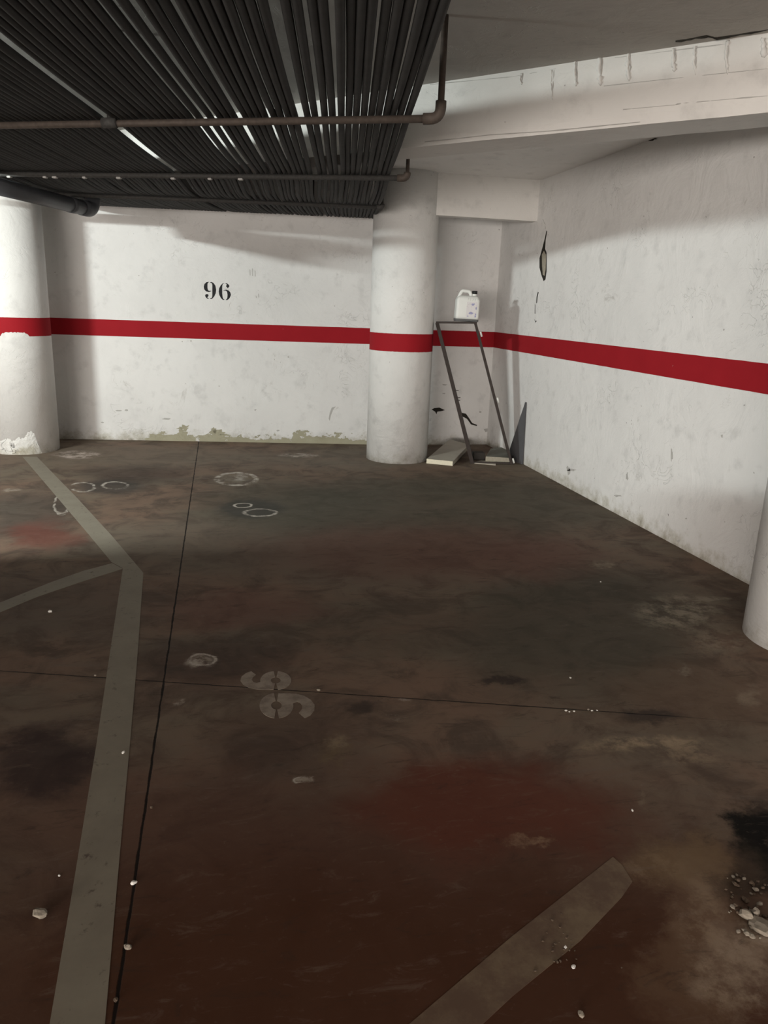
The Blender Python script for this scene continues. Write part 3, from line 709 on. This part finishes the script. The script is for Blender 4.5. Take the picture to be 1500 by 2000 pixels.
# --- loose bits
def stone(p, s, m, name='stone', flat=.6, seed=None):
    bm = bmesh.new(); bmesh.ops.create_icosphere(bm, subdivisions=2, radius=1)
    sd = random.uniform(0, 99); rz = random.uniform(0, 6.28)
    for v in bm.verts:
        k = 1+.45*noise.noise(v.co*1.3+V((sd, 0, 0)))+.15*noise.noise(v.co*4+V((0, sd, 0)))
        v.co = Matrix.Rotation(rz, 3, 'Z') @ V((v.co.x*s*k*1.15, v.co.y*s*k*.85, v.co.z*s*flat*k))
    zmin = min(v.co.z for v in bm.verts)
    for v in bm.verts: v.co += V((p.x, p.y, -zmin*.9))
    return finish(name, bm, m)
chips = [(98, 1196, .012, M_CHIP, 'white plaster chip on the floor left of the bent parking line'),
         (241, 1471, .0075, M_CHIP, 'small white pebble lying on the left parking line'),
         (261, 1726, .0085, M_CHIP, 'white pebble sitting in the long floor joint'),
         (79, 1790, .020, M_STONE, 'pinkish grey stone chip left of the parking line'),
         (250, 1852, .010, M_STONE, 'small greyish chip beside the floor joint near the bottom'),
         (226, 1955, .007, M_STONE2, 'tiny brown chip in the floor joint at the bottom edge'),
         (296, 1578, .006, M_STONE2, 'brown crumb in the floor joint below the crossing'),
         (116, 1711, .004, M_CHIP, 'tiny white crumb left of the parking line'),
         (186, 1320, .006, M_STONE, 'tiny grey chip on the cross joint at the left'),
         (622, 1349, .008, M_STONE, 'tiny grey chip on the cross joint right of the floor number'),
         (1120, 1890, .0065, M_CHIP, 'small pale chip right of the faint diagonal line'),
         (1134, 1983, .009, M_STONE, 'pale chip at the bottom edge right of the diagonal line'),
         (1104, 1851, .005, M_CHIP, 'tiny white crumb above the chips by the diagonal line'),
         (1235, 1584, .005, M_CHIP, 'tiny white flake on the reddish floor at the right'),
         (1114, 1325, .005, M_CHIP, 'tiny white crumb above the cross joint at the right'),
         (1173, 1137, .005, M_CHIP, 'tiny white crumb on the dark floor near the right wall'),
         (968, 905, .013, M_CHIP, 'white plaster lump on the strip at the foot of the steel frame'),
         (1033, 908, .012, M_STONE, 'crumbled plaster bit at the foot of the right wall'),
         (1105, 1389, .006, M_CHIP, 'leftmost white crumb on the cross joint at the right'),
         (1112, 1391, .004, M_CHIP, 'second white crumb on the cross joint at the right'),
         (1121, 1390, .005, M_CHIP, 'third white crumb on the cross joint at the right'),
         (1149, 1387, .006, M_STONE, 'fourth pale crumb on the cross joint at the right'),
         (1156, 1389, .005, M_CHIP, 'fifth pale crumb on the cross joint at the right'),
         (1166, 1388, .004, M_CHIP, 'rightmost pale crumb on the cross joint at the right'),
         (672, 1139, .004, M_STONE2, 'tiny dark speck of grit in the middle of the bay'),
         (18, 957, .008, M_STONE, 'small chip on the floor by the left edge near the column')]
for u, v, s, m, lab in chips:
    tag(stone(onz(u, v), s*.85, m), lab, 'stone')
# rubble at the broken spot, bottom right
tag(stone(onz(1457, 1792), .017, M_STONE), 'flat broad pale stone at the edge of the dark broken spot', 'stone')
tag(stone(onz(1475, 1788), .011, M_STONE, flat=1.0), 'upright square pale stone in the dark broken spot', 'stone')
tag(stone(onz(1490, 1815), .030, M_STONE, flat=.3), 'largest flat pale stone at the right edge of the rubble', 'stone')
for i in range(60):
    u = random.uniform(1415, 1520); v = random.uniform(1705, 1785) + (u-1415)*.1
    s = random.choice([.002, .003, .004, .005, .007]) 
    tag(stone(onz(u, v), s, random.choice([M_STONE2, M_STONE2, M_STONE])), 'small crumb of broken concrete in the rubble at the bottom right', 'stone', 'crumbs of broken concrete at the bottom right')
for i in range(14):
    u = random.uniform(1440, 1510); v = random.uniform(1800, 1835)
    tag(stone(onz(u, v), random.choice([.004, .006, .008]), M_STONE), 'pale crumb of concrete along the near rim of the rubble', 'stone', 'pale crumbs along the near rim')
for i in range(26):
    u = random.gauss(1100, 28); v = 1850 + random.gauss(0, 35)
    tag(stone(onz(u, v), random.choice([.002, .003, .0035]), M_STONE2), 'grain of dark grit scattered over the faint diagonal line', 'stone', 'dark grit on the diagonal line')

# ================================================================== LAMP
P = V(L1); e = empty('fluorescent_lamp', P, 'short fluorescent lamp hung left of the pipe bank', 'lamp')
em = bpy.data.materials.new('lamp_glow'); em.use_nodes = True; b = em.node_tree.nodes['Principled BSDF']
b.inputs['Emission Color'].default_value = (*L1_COL, 1); b.inputs['Emission Strength'].default_value = 3
ax = V((-.55, .835, 0)); fw = V((.835, .55, 0)); L = .55; RZ = math.atan2(ax.y, ax.x)
bm = bmesh.new(); tube(bm, [P-ax*L/2-fw*.02, P+ax*L/2-fw*.02], .013, 12); finish('tube', bm, em, e, True)
bm = bmesh.new(); box(bm, (-L/2-.03, -.045, .035), (L/2+.03, .045, .075), Matrix.Translation(P-fw*.03)@Matrix.Rotation(RZ, 4, 'Z')); finish('housing', bm, M_HINGE, e)
for s_ in (-1, 1):
    q = P-fw*.03+ax*s_*L*.4+V((0, 0, .07)); bm = bmesh.new(); tube(bm, [q, V((q.x, q.y, ZC))], .006, 6); finish('hanger', bm, M_IRON_D, e)
ld = bpy.data.lights.new('tube_light', 'AREA'); ld.shape = 'RECTANGLE'; ld.size = L; ld.size_y = .03; ld.energy = L1_POWER; ld.color = L1_COL
o = bpy.data.objects.new('tube_light', ld); C.objects.link(o); o.parent = e
o.rotation_euler = fw.to_track_quat('-Z', 'Y').to_euler()
